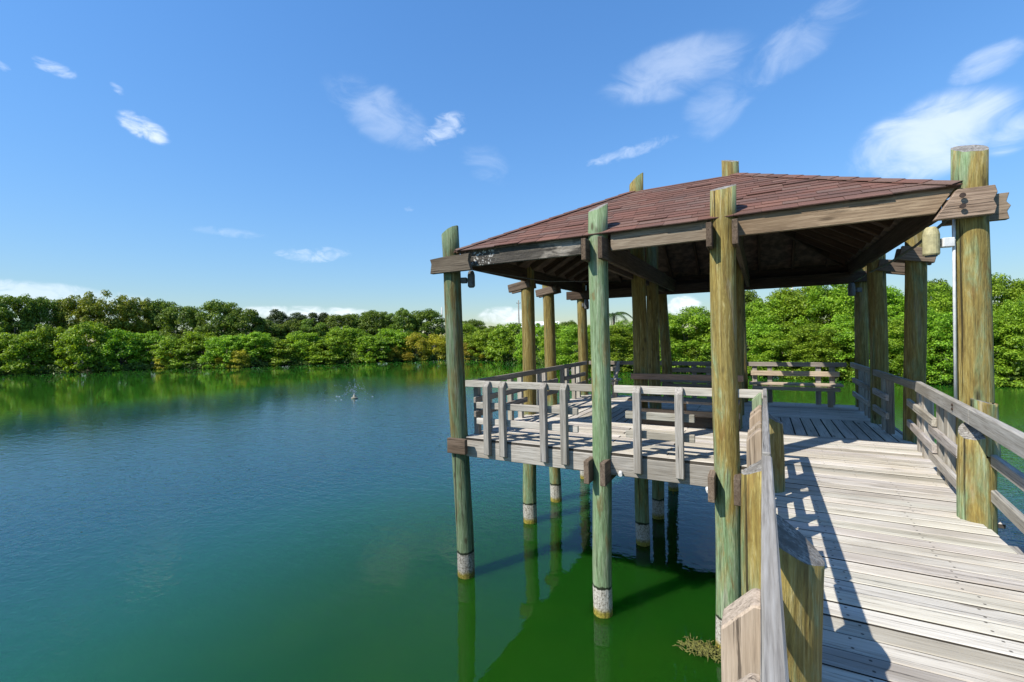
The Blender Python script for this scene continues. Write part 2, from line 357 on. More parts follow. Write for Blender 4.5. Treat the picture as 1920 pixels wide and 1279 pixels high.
def make_leaf(name, c0, c1, c2, trans=.35):
    mt, nt, bs, out = mat_new(name); g = G(nt)
    r = g.island(); rnd = g.info('Random'); ob = g.tex()
    cl = g.noise(ob, .55, 2, .5)
    f = g.math('ADD', g.math('MULTIPLY', r, .7), g.math('MULTIPLY', g.math('SUBTRACT', cl, .35), 1.0), True)
    col = g.ramp(f, [(0.05, c0), (.5, c1), (1, c2)])
    hv = g.n.new('ShaderNodeHueSaturation'); g.put(hv.inputs['Color'], col); g.put(hv.inputs['Value'], g.math('ADD', .98, g.math('MULTIPLY', rnd, .42)))
    g.put(hv.inputs['Hue'], g.math('ADD', .488, g.math('MULTIPLY', rnd, .026)))
    g.put(bs.inputs['Base Color'], hv.outputs[0]); bs.inputs['Roughness'].default_value = .5; bs.inputs['Specular IOR Level'].default_value = .35
    tr = g.n.new('ShaderNodeBsdfTranslucent'); g.put(tr.inputs[0], g.mix(1, hv.outputs[0], (1.0, 1.0, .45), 'MULTIPLY'))
    ms = g.n.new('ShaderNodeMixShader'); ms.inputs[0].default_value = trans; g.l.new(bs.outputs[0], ms.inputs[1]); g.l.new(tr.outputs[0], ms.inputs[2]); g.l.new(ms.outputs[0], out.inputs[0])
    return mt
LEAF_BRIGHT = make_leaf('bright_mangrove_leaf', (.060, .110, .008), (.20, .33, .018), (.37, .50, .045), .45)
LEAF_DARK = make_leaf('dark_oak_leaf', (.042, .078, .009), (.13, .20, .022), (.25, .32, .04), .4)
LEAF_OLIVE = make_leaf('olive_leaf', (.065, .09, .006), (.20, .24, .018), (.34, .37, .035))
LEAF_YELLOW = make_leaf('yellow_leaf', (.13, .13, .012), (.34, .30, .020), (.50, .41, .04))
LEAF_PINE = make_leaf('grey_green_needle', (.022, .040, .012), (.058, .088, .026), (.12, .15, .05), .3)
LEAF_LOW = make_leaf('low_bank_leaf', (.020, .040, .006), (.070, .12, .012), (.17, .21, .03), .3)
BARK = simple('grey_bark', (.16, .13, .10), .9, .4, 6, bump=.5)
PALMM = make_leaf('palm_frond_green', (.03, .06, .012), (.06, .11, .02), (.12, .17, .04))
def make_ground():
    mt, nt, bs, out = mat_new('bank_ground'); g = G(nt); p = g.pos()
    g.put(bs.inputs['Base Color'], g.mix(g.rng(g.noise(p, .6, 5, .6), .4, .65), (.045, .035, .02), (.05, .085, .02))); bs.inputs['Roughness'].default_value = 1
    g.put(bs.inputs['Normal'], g.bump(g.noise(p, 5, 5), .6, .1)); return mt
GROUND = make_ground()

# ------------------------------------------------------------------ water and banks
SHORE = [(-84, 14), (-77, 20.3), (-73, 28), (-61.5, 32.7), (-59.5, 37.5), (-49.7, 46.9), (-43, 56.5), (-26, 53), (-15.2, 41.7), (-9.2, 38), (-1.4, 37.7), (2.9, 36), (9.6, 33.4), (13.4, 32.2), (17.2, 32.6),
         (26, 30), (38, 22), (46, 6), (43, -16), (25, -33), (-10, -42), (-50, -40), (-82, -24), (-93, -2)]
C0 = Vector((-15, 5))
wat = mesh_from([(-120, -80, 0), (90, -80, 0), (90, 90, 0), (-120, 90, 0)], [(0, 1, 2, 3)])
o = part('lake_water', wat, WATER, None); o['kind'] = 'structure'
fine = []
for i in range(len(SHORE)):
    a, b = Vector(SHORE[i]), Vector(SHORE[(i+1) % len(SHORE)]); n = max(2, int((b-a).length/2))
    for k in range(n):
        q = a.lerp(b, k/n); d_ = (q-C0).normalized(); fine.append(q + d_*random.uniform(-.5, .5))
vs, fs = [], []; rings = [(.1, -.7), (1.3, .06), (3.5, .3), (12, .7), (70, 1.2), (1800, 2.0)]
for off, z in rings:
    for q in fine:
        d_ = (q-C0).normalized(); w = q + d_*off; vs.append((w.x, w.y, z + (random.uniform(-.06, .06) if 0 < off < 20 else 0)))
N = len(fine)
for r_ in range(len(rings)-1):
    for k in range(N): fs.append((r_*N+k, r_*N+(k+1) % N, (r_+1)*N+(k+1) % N, (r_+1)*N+k))
o = part('bank_ground', mesh_from(vs, fs), GROUND, None); o['kind'] = 'structure'

# ------------------------------------------------------------------ pavilion
ZD, RH = 2.105, .855                # deck surface, rail height
XS = [0.0, 2.16, 3.625, 5.70]; YS = [0.0, 2.21, 3.47, 5.24]
pav = thing('pavilion', (2.85, 2.6, 0), 'open wooden pavilion on round pilings in the lake with red shingle roof', 'pavilion')

def round_post(name, x0, x1, y, z0, z1, rad, tint, parent, slant=(.0, .05), half=None, xc=None, z_origin=0.0, taper=.0):
    """x0 at z_origin, x1 at z1.  slant = (dz along x, dz along y) of the sawn top.  half=(nx,ny,off): keep only that side"""
    n = 28; hs_ = np.linspace(z0, z1, 22); vs, fs = [], []; ph = random.uniform(0, 6)
    am = [random.uniform(-.022, .022) for _ in range(6)]
    for i, z in enumerate(hs_):
        t = (z-z_origin)/max(1e-6, (z1-z_origin)); cx_ = (x1-x0)*t + .014*math.sin(z*1.15+ph)*min(1, abs(z1-z)*2)*min(1, max(0, z)*2)
        for k in range(n):
            an = 2*math.pi*k/n
            r = rad*(1 + am[0]*math.sin(3*an+ph) + am[1]*math.sin(5*an+ph*2+z*.7) + am[2]*math.sin(z*2.3+ph) + am[3]*math.sin(2*an+z*1.1) + random.uniform(-.006, .006))*(1+taper*(.5-t))
            dx, dy = r*math.cos(an), r*math.sin(an)
            zz = z
            if i == len(hs_)-1: zz = z + slant[0]*dx/rad + slant[1]*dy/rad + random.uniform(-.004, .004)
            vs.append((cx_+dx, dy, zz-z_origin))
    for i in range(len(hs_)-1):
        for k in range(n): fs.append((i*n+k, i*n+(k+1) % n, (i+1)*n+(k+1) % n, (i+1)*n+k))
    top = list(range((len(hs_)-1)*n, len(hs_)*n)); c = len(vs); vs.append(tuple(np.mean([vs[i] for i in top], axis=0)))
    for k in range(n): fs.append((top[k], top[(k+1) % n], c))
    me = mesh_from(vs, fs, 'post'); me.materials.append(POST); me.materials.append(ENDG)
    for p_ in me.polygons:
        p_.use_smooth = p_.index < (len(hs_)-1)*n
        if p_.index >= (len(hs_)-1)*n: p_.material_index = 1
    if half:
        bm = bmesh.new(); bm.from_mesh(me); nx, ny, off = half
        bmesh.ops.bisect_plane(bm, geom=bm.verts[:]+bm.edges[:]+bm.faces[:], plane_co=(nx*off, ny*off, 0), plane_no=(-nx, -ny, 0), clear_outer=True)
        ed = [e for e in bm.edges if e.is_boundary]
        try: bmesh.ops.contextual_create(bm, geom=ed)
        except Exception: pass
        bm.to_mesh(me); bm.free()
    return part(name, me, None, parent, Matrix.Translation((x0, y, z_origin)), tint)
# x at the water, x at the top, radius, (greenness, grey weathering, brightness), top
PD = {(0, 0): (.01, -.15, .131, (.55, .7, .60), 5.25), (1, 0): (2.15, 2.185, .122, (.95, .5, 1.0), 5.25), (2, 0): (3.615, 3.645, .135, (.02, .8, 1.05), 5.25), (3, 0): (5.69, 5.69, .124, (.10, .4, 1.05), 5.25),
      (0, 1): (.0, .065, .130, (-.25, .5, .85), 5.2), (0, 2): (.01, -.11, .124, (-.2, .5, .9), 5.2), (0, 3): (.04, .04, .120, (-.2, .5, .85), 5.2),
      (1, 1): (2.165, 2.165, .117, (-.2, .2, .85), 6.26), (1, 2): (2.17, 2.14, .114, (-.3, .2, .8), 6.24), (1, 3): (2.17, 1.98, .112, (-.1, .2, .8), 5.2),
      (2, 1): (3.61, 3.61, .123, (-.2, .4, .85), 6.28), (2, 2): (3.6, 3.6, .122, (0, .2, .8), 6.24), (2, 3): (3.6, 3.6, .122, (.1, .2, .8), 5.2),
      (3, 1): (5.76, 5.80, .114, (-.3, .3, .9), 5.2), (3, 2): (5.62, 5.62, .118, (-.35, .3, .9), 5.2), (3, 3): (5.70, 5.70, .111, (.0, .3, .85), 5.2)}
SL = {(0, 0): (.07, .02), (1, 0): (.03, .06), (2, 0): (.01, .05), (3, 0): (-.015, .07), (1, 1): (.09, .02), (2, 1): (-.03, .05)}
for (i, j), (a, b, r, tn, zt) in PD.items():
    round_post('post', a, b, YS[j], -1.6, zt-.02, r, tn, pav, SL.get((i, j), (.03, .05)))

# --- deck: front bay boards along X, middle bay along Y, back bay along X
def deck_board(p0, p1, w, parent, tint=None, h=.04, mat=DECK):
    t = random.uniform(.82, 1.05); tn = tint or (t, t*random.uniform(.965, 1), t*random.uniform(.92, 1))
    a, b = Vector(p0), Vector(p1); jz = random.uniform(-.004, .004)
    a.z += jz + random.uniform(-.001, .001) - h/2; b.z += jz + random.uniform(-.001, .001) - h/2
    o = plank('deck_board', a, b, w, h, mat, parent, tn, bev=.005, roll=random.uniform(-.010, .010), key='deck')
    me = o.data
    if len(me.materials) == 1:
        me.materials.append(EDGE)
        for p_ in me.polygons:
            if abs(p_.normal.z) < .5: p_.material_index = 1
    return o
BW, PITCH = .1345, .1465
y = -.02 + BW/2; k = 0
while y < 2.03:
    cut = [(.02, 2.95+random.uniform(-.02, .02)), (2.96, 5.74)] if k % 2 else [(.02, 2.15), (2.16, 5.74)]
    for a, b in cut:
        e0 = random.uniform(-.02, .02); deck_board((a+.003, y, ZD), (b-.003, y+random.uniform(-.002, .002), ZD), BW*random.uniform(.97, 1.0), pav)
    y += PITCH; k += 1
yb = y - BW/2 + .004
x = .02 + BW/2
while x < 5.8:
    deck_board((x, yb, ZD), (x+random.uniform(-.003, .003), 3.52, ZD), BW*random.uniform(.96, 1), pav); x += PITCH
y = 3.53 + BW/2
while y < 5.5:
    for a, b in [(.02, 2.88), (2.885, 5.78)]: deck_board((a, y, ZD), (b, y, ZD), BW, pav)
    y += PITCH
YBACK = y - PITCH + BW/2
# joists under the deck
for yy in np.arange(.5, 5.3, .6): plank('joist', (.05, yy, ZD-.15), (5.7, yy, ZD-.15), .05, .20, BEAMW, pav, (.7, .7, .7))
plank('fascia_board', (.05, .0, ZD-.165), (2.10, .0, ZD-.165), .045, .245, WOOD, pav, (.92, .89, .86), key=1)
plank('fascia_board', (2.20, .0, ZD-.165), (3.56, .0, ZD-.165), .045, .245, WOOD, pav, (.86, .84, .82), key=2)
plank('fascia_board', (3.68, .0, ZD-.165), (5.62, .0, ZD-.165), .045, .245, WOOD, pav, (.8, .78, .76), key=3)
plank('fascia_board', (.03, .05, ZD-.165), (.03, YBACK, ZD-.165), .045, .245, WOOD, pav, (.7, .68, .66))
plank('fascia_board', (.05, YBACK, ZD-.165), (5.75, YBACK, ZD-.165), .045, .245, WOOD, pav, (.7, .68, .66))
plank('fascia_board', (5.80, .05, ZD-.165), (5.80, YBACK, ZD-.165), .045, .245, WOOD, pav, (.7, .68, .66))
# girders gripping the posts of columns 2 and 3 (deck level), ends showing at the front
for xa, r in ((2.155, .105), (3.62, .128)):
    for s in (-1, 1):
        plank('girder', (xa+s*r, -.27+random.uniform(-.02, .03), ZD-.225), (xa+s*r, 5.5, ZD-.225), .07, .29, BEAMW, pav, (.75, .66, .6), key=int(s))
for yy in (2.21, 3.47):
    for s in (-1, 1): plank('girder', (-.2, yy+s*.12, ZD-.40), (5.9, yy+s*.12, ZD-.40), .06, .24, BEAMW, pav, (.7, .65, .6))
plank('girder', (-.155, -.155, ZD-.11), (.17, -.155, ZD-.11), .07, .22, BEAMW, pav, (.62, .52, .45))
# white pipe ends beside the girder ends
for px_, pz in ((2.42, ZD-.24), (3.43, ZD-.30)):
    vv, ff = tube([(px_, -.03, pz), (px_+.015, -.10, pz-.01)], .024, 14); part('pipe_end', mesh_from(vv, ff), WHITEP, pav)

# --- railings
BAL = {}
def baluster(x, y, zb, zt, w, ang, parent, tint, flip=1):
    """square picket, sawn to a slope at the top, its outer face turned by ang"""
    key = (round(zt-zb, 2), w)
    if key not in BAL:
        H = zt-zb; BAL[key] = prism_mesh([(-w/2, .03), (w/2, 0), (w/2, H), (w/2-.02, H), (-w/2, H-.075)], w, .005)
    M = Matrix.Translation((x, y, zb)) @ Matrix.Rotation(ang, 4, 'Z')
    # wood grain runs along local X in the material: turn a copy of the mesh upright
    me = BAL[key]
    if not me.get('turned'):
        me.transform(Matrix.Rotation(math.pi/2, 4, 'Y')); me['turned'] = 1
    return part('baluster', me, WOOD, parent, M @ Matrix.Rotation(-math.pi/2, 4, 'Y'), tint)
def wt(a=.82, b=1.05):
    t = random.uniform(a, b); return (t, t*random.uniform(.95, .99), t*random.uniform(.88, .97))
ztop = ZD+RH
# front side (pickets outside, rails behind)
for xx in (.49, .75, 1.39, 1.69, 2.65, 3.14): baluster(xx, -.073, ZD-.235, ztop+.004, .088, math.pi/2, pav, (.62, .62, .60)) if False else baluster(xx, -.073, ZD-.235, ztop+.004, .088, math.pi/2, pav, wt(.66, .8))
plank('rail', (.08, 0, ztop-.048), (2.10, 0, ztop-.048), .042, .096, WOOD, pav, wt(.95, 1.1), key=4)
plank('rail', (2.35, 0, ztop-.048), (4.02, 0, ztop-.048), .042, .096, WOOD, pav, wt(.95, 1.1), key=5)
for zc in (.49, .255):
    plank('rail', (.27, 0, ZD+zc), (1.86, 0, ZD+zc), .042, .093, WOOD, pav, wt(), key=zc)
    plank('rail', (2.49, 0, ZD+zc), (3.30, 0, ZD+zc), .042, .093, WOOD, pav, wt(), key=zc)
# left side
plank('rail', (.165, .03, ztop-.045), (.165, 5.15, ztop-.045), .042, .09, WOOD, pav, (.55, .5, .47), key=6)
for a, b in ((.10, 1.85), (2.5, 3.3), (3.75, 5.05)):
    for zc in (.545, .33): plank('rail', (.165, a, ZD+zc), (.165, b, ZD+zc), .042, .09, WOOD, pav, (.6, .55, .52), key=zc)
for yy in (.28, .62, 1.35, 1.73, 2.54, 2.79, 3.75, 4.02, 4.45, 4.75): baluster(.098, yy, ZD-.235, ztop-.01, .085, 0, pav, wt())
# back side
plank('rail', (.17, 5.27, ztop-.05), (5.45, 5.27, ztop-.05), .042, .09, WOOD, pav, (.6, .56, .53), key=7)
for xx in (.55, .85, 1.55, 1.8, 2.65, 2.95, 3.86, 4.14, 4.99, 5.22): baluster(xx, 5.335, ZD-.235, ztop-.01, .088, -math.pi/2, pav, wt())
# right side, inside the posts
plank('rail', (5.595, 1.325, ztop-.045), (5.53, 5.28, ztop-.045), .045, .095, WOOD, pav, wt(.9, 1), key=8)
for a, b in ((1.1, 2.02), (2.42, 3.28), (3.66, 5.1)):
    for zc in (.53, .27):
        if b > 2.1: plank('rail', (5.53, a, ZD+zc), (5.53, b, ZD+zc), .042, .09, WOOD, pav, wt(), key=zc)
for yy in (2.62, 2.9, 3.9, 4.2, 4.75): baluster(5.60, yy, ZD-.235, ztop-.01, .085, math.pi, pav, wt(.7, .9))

# --- roof
EX0, EX1, EY0, EY1, EZ = .02, 5.60, -.10, 5.40, 4.895
RX0, RX1, RY0, RY1, RZ = 2.10, 3.69, 2.15, 3.53, 6.02
E_ = [Vector((EX0, EY0, EZ)), Vector((EX1, EY0, EZ)), Vector((EX1, EY1, EZ)), Vector((EX0, EY1, EZ))]
R_ = [Vector((RX0, RY0, RZ)), Vector((RX1, RY0, RZ)), Vector((RX1, RY1, RZ)), Vector((RX0, RY1, RZ))]
vs, fs = [], []
for s in range(4):
    q = [E_[s], E_[(s+1) % 4], R_[(s+1) % 4], R_[s]]; nrm = (q[1]-q[0]).cross(q[3]-q[0]).normalized(); b = len(vs)
    q = [q[0], q[1], q[2], q[3]]
    vs += [v - nrm*.012 for v in q] + [v - nrm*.037 for v in q]
    fs += [(b, b+1, b+2, b+3), (b+7, b+6, b+5, b+4), (b, b+4, b+5, b+1), (b+1, b+5, b+6, b+2), (b+2, b+6, b+7, b+3), (b+3, b+7, b+4, b)]
roof = part('roof', mesh_from(vs, fs), SHEATH, pav)
roof['label'] = 'low hipped roof of red asphalt shingles, open at the centre'
def slope_shingles(s):
    a, b, c, d = E_[s], E_[(s+1) % 4], R_[(s+1) % 4], R_[s]
    U = (b-a).normalized(); mid_e, mid_r = (a+b)/2, (c+d)/2
    Vd = (d-a) - U*(d-a).dot(U); Ls = Vd.length; Vd = Vd.normalized(); Nn = U.cross(Vd).normalized()
    if Nn.z < 0: Nn = -Nn
    Lb = (b-a).length; xl = (d-a).dot(U); xr = (c-a).dot(U); ncr = 18; ex = Ls/ncr; res = []
    for k in range(ncr):
        v0 = k*ex - (.035 if k == 0 else 0); v1 = (k+1)*ex + .035
        if k == ncr-1: v1 = Ls
        def lim(v): t = max(0, min(1, v/Ls)); return xl*t, Lb + (xr-Lb)*t
        L0, R0 = lim(v0); L1, R1 = lim(v1); x_ = L0 - random.uniform(0, .3)
        while x_ < R0:
            w = random.uniform(.26, .40); xa, xb = max(x_, L0), min(x_+w-.004, R0)
            ya, yb_ = max(x_, L1), min(x_+w-.004, R1)
            if xb-xa > .03:
                ya = min(max(ya, xa), R1); yb_ = max(min(yb_, xb), ya+.001)
                l0, l1 = .010+random.uniform(0, .004)+(.010 if random.random() < .04 else 0), .003
                sg = -.018*math.sin(math.pi*min(1, max(0, (xa+xb)/2/Lb))) * (1-k/ncr)
                jit = random.uniform(-.006, .006)
                P = [a+U*xa+Vd*(v0+jit)+Nn*l0, a+U*xb+Vd*(v0+jit+random.uniform(-.002, .002))+Nn*l0, a+U*yb_+Vd*v1+Nn*l1, a+U*ya+Vd*v1+Nn*l1]
                res.append([p+Vector((0, 0, sg)) for p in P] + [p-Nn*(.011 if i < 2 else .002)+Vector((0, 0, sg)) for i, p in enumerate(P)])
            x_ += w
    return res
BF = [(0, 1, 2, 3), (7, 6, 5, 4), (0, 4, 5, 1), (1, 5, 6, 2), (2, 6, 7, 3), (3, 7, 4, 0)]
front = slope_shingles(0)
for q in front[:300]:
    c = sum(q, Vector())/8; part('shingle', mesh_from([v-c for v in q], BF), SHING, roof, Matrix.Translation(c))
rest = front[300:]
for s in (1, 2, 3): rest += slope_shingles(s)
vs, fs = merge([(q, BF) for q in rest]); o = part('shingle_courses', mesh_from(vs, fs), SHINGI, roof); o['kind'] = 'stuff'
for s in range(4):   # hip caps
    p0, p1 = E_[s], R_[s]; n = 12
    for k in range(n):
        a, b = p0.lerp(p1, k/n), p0.lerp(p1, (k+1.15)/n if k < n-1 else 1); ax = (b-a).normalized(); sd_ = ax.cross(Vector((0, 0, 1))).normalized(); u_ = sd_.cross(ax)
        q = []
        for p_, lift in ((a, .020), (b, .012)):
            q += [p_+sd_*.11-Vector((0, 0, .028))+u_*lift, p_+u_*(lift+.008), p_-sd_*.11-Vector((0, 0, .028))+u_*lift]
        c = sum(q, Vector())/6
        part('hip_cap', mesh_from([v-c for v in q]+[v-c-u_*.007 for v in q], [(0, 1, 4, 3), (1, 2, 5, 4), (6, 9, 10, 7), (7, 10, 11, 8), (0, 6, 7, 1), (1, 7, 8, 2), (0, 3, 9, 6), (2, 8, 11, 5), (3, 4, 10, 9), (4, 5, 11, 10)]), SHING, roof, Matrix.Translation(c))
for s in range(4):   # rim boards of the opening and rafters
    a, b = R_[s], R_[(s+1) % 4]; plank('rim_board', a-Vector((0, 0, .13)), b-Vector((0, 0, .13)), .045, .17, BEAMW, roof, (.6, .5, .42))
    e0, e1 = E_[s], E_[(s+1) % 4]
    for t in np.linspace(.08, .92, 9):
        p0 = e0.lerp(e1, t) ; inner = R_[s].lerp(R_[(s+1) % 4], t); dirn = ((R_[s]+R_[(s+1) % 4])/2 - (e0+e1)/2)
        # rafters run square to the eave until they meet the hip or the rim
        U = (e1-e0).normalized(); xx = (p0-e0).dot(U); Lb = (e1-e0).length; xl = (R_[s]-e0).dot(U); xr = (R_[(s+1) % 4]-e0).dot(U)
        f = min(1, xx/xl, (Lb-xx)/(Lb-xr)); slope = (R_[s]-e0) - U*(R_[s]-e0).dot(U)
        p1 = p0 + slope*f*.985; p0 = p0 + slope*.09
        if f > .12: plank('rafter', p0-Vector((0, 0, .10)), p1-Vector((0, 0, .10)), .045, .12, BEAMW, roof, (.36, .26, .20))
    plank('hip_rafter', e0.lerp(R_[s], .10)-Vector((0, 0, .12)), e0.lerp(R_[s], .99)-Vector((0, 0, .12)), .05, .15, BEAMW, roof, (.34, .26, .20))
# fascia boards at the eave
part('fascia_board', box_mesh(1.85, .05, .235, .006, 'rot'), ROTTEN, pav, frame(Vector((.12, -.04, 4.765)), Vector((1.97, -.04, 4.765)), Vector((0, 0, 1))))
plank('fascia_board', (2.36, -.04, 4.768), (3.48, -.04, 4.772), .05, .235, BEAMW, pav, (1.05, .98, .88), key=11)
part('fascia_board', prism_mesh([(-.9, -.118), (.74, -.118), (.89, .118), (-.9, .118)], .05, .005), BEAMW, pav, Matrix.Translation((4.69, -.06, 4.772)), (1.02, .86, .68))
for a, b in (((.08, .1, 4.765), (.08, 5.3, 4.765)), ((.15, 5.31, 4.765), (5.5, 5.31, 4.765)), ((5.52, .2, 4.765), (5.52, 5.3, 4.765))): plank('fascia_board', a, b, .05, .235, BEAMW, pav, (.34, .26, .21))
# corner blocks that clasp the corner posts
def ragged(x0, x1, y, z, h, tint, key, mitre=.0):
    n = 6; prof = [(x0+(mitre if key > 0 else 0), z-h/2), (x1, z-h/2)]
    for k in range(1, n): prof.append((x1+random.uniform(-.02, .012), z-h/2+h*k/n))
    prof += [(x1, z+h/2), (x0+mitre, z+h/2)] if key > 0 else [(x1, z+h/2), (x0, z+h/2)]
    return prof
cx_ = 5.60
M = Matrix.Translation((cx_, -.168, 4.70))
part('corner_block', prism_mesh([(-.21, -.125), (.185, -.125), (.20, -.06), (.18, 0), (.205, .06), (.19, .125), (-.055, .125)], .075, .004), BEAMW, pav, M, (1.05, .88, .78))
part('corner_block', prism_mesh([(-.05, -.12), (.40, -.12), (.385, -.05), (.41, .0), (.38, .04), (.40, .12), (-.05, .12)], .07, .004), BEAMW, pav, Matrix.Translation((cx_, .19, 4.70)), (1.2, 1.1, 1.0))
part('corner_block', prism_mesh([(-.31, -.115), (.42, -.115), (.38, .02), (.40, .125), (-.10, .115), (-.31, .10), (-.285, .03)], .075, .004), BEAMW, pav, Matrix.Translation((-.07, -.175, 4.69)), (.5, .47, .42))
for zz in (.06, -.035):
    vv, ff = tube([(cx_-.03, -.236, 4.70+zz), (cx_-.03, -.246, 4.70+zz)], .022, 10); part('bolt', mesh_from(vv, ff), RUST, pav)
# roof girders
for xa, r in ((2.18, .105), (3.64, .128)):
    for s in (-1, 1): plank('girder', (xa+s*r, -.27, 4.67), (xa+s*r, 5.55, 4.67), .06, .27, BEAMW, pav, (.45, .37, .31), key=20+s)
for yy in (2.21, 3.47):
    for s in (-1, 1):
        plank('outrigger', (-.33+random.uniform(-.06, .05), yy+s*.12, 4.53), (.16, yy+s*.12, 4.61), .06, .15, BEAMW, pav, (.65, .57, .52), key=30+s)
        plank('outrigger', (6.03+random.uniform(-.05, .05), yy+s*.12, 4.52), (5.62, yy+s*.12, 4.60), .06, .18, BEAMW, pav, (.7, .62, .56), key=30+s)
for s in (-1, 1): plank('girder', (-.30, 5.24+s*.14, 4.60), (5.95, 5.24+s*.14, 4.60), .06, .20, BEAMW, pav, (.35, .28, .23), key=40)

# wires strung under the roof
vv, ff = tube([(.25, .25, 4.62), (.9, 1.2, 4.50), (1.7, 2.0, 4.52)], .008, 6); part('wire', mesh_from(vv, ff), DARKM, pav)
vv, ff = tube([(5.55, -.05, 4.62), (5.50, .9, 4.50), (5.5, 2.1, 4.47), (5.52, 3.4, 4.50), (5.55, 4.9, 4.5)], .014, 6); part('wire', mesh_from(vv, ff), DARKM, pav)

# ------------------------------------------------------------------ walkway
wk = thing('walkway', (4.75, -3, ZD), 'sun bleached plank walkway with notched rails leading to the pavilion', 'walkway')
y = -.028 - BW/2
def xr(y): return 5.60 + .03*y if y > -.92 else 5.47
k = 0
while y > -8.6:
    a = 4.0 + random.uniform(-.02, .015); b = xr(y) + random.uniform(-.03, .04)
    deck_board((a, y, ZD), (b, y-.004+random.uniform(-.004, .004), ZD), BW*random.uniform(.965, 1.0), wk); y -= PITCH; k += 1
for xx in (4.05, 4.75, 5.3): plank('stringer', (xx, -8.6, ZD-.16), (xx, -.06, ZD-.16), .06, .23, BEAMW, wk, (.8, .75, .7))
plank('stringer', (5.62, -1.05, ZD-.13), (5.66, -3.6, ZD-.13), .14, .05, WOOD, wk, (.8, .78, .75))
# left rail
LX = 4.018
plank('rail', (LX+.005, .02, ztop-.05), (LX-.005, -3.02, ztop-.045), .040, .13, WOOD, wk, (.74, .73, .72), key=50)
plank('rail', (LX-.004, -3.03, ztop-.062), (LX-.012, -8.2, ztop-.052), .046, .135, WOOD, wk, (.70, .69, .68), key=51)
for zc in (.50, .24): plank('rail', (LX, -.1, ZD+zc), (LX-.01, -8.2, ZD+zc), .038, .09, WOOD, wk, wt(), key=zc)
for yy, tn in ((-.16, (.55, .72, .48)), (-1.10, (.95, .78, .62)), (-1.36, (.98, .80, .64)), (-1.95, (.92, .76, .60)), (-2.22, (.95, .78, .62)), (-4.42, (.98, .82, .68)), (-4.75, (.95, .8, .66))):
    baluster(LX-.072, yy, ZD-.235, ztop-.015, .092, 0, wk, tn)
round_post('piling', LX-.005, LX-.005, -2.68, -1.6, ztop-.12, .128, (-.6, .0, 1.1), wk, (.075, 0), half=(-1, 0, .02))
round_post('piling', LX, LX, -3.55, -1.6, ztop-.15, .185, (-1.0, .0, 1.1), wk, (-.12, -.0), half=(1, 0, .022))
round_post('piling', LX, LX, -.72, -1.6, ztop-.135, .145, (-.1, .4, .9), wk, (-.10, 0), half=(1, 0, .022))
# right rail
def rx(y): return 5.60 + .090*(y-1.26) if y > -4 else 5.60+.090*(-5.26)
P = [(rx(t), t, ztop-.045) for t in (1.32, -.98, -3.3, -7.5)]
for a, b, k in ((P[0], P[1], 60), (P[1], P[2], 61), (P[2], P[3], 62)):
    plank('rail', a, b, .05, .125, WOOD, wk, wt(.86, .98), key=k)
for zc in (.535, .265):
    plank('rail', (rx(1.98), 1.98, ZD+zc), (rx(.40), .40, ZD+zc), .042, .09, WOOD, wk, wt(.9, 1), key=zc)
    plank('rail', (rx(.62)+.004, .62, ZD+zc-.10), (rx(-.55)+.004, -.55, ZD+zc-.10), .042, .09, WOOD, wk, wt(.9, 1), key=zc)
    plank('rail', (rx(-.86)+.12, -.86, ZD+zc-.05), (rx(-3.6)+.10, -3.6, ZD+zc-.03), .042, .09, WOOD, wk, wt(.9, 1), key=zc)
for yy in (1.50, 1.18, .40, .05): baluster(rx(yy)+.068, yy, ZD-.2, ztop-.02, .09, math.pi, wk, wt(.85, 1.0))
round_post('piling', 5.462, 5.462, -.86, -1.6, ztop-.15, .112, (-.30, .25, 1.15), wk, (.05, .06))
round_post('piling', 5.462, 5.462, -.86, ztop-.35, ztop+.07, .109, (.3, .6, 1.1), wk, (-.03, .0), half=(1, .1, .0))
for zz in (-.02, -.055):
    vv, ff = tube([(rx(-.5)-.026, -.5, ztop+zz), (rx(-.5)-.034, -.5, ztop+zz)], .012, 8); part('bolt', mesh_from(vv, ff), RUST, wk)
round_post('piling', 5.15, 5.15, -4.6, -1.6, ztop-.1, .15, (0, .3, 1), wk, (.1, .04))

# ------------------------------------------------------------------ benches
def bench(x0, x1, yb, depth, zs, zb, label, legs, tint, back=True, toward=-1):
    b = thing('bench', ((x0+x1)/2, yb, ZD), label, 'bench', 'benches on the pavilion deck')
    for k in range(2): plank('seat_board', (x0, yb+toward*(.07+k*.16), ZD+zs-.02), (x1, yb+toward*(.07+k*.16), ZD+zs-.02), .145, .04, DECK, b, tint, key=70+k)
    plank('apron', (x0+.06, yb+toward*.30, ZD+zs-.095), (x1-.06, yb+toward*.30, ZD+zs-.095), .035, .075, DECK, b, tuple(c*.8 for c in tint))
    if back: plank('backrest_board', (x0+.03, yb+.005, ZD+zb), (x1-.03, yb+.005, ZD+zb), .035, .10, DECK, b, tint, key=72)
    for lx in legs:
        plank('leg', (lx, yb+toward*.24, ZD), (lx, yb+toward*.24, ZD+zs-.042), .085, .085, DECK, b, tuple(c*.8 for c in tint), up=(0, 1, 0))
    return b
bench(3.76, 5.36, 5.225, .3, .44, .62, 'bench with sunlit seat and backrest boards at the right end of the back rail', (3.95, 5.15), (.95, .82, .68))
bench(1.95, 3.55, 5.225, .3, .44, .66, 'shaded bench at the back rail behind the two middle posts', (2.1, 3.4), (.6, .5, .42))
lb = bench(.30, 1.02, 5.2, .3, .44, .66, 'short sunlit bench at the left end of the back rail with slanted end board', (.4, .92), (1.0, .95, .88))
plank('end_support', (.97, 4.88, ZD+.42), (.97, 5.19, ZD+.82), .05, .09, DECK, lb, (1.05, 1, .95))
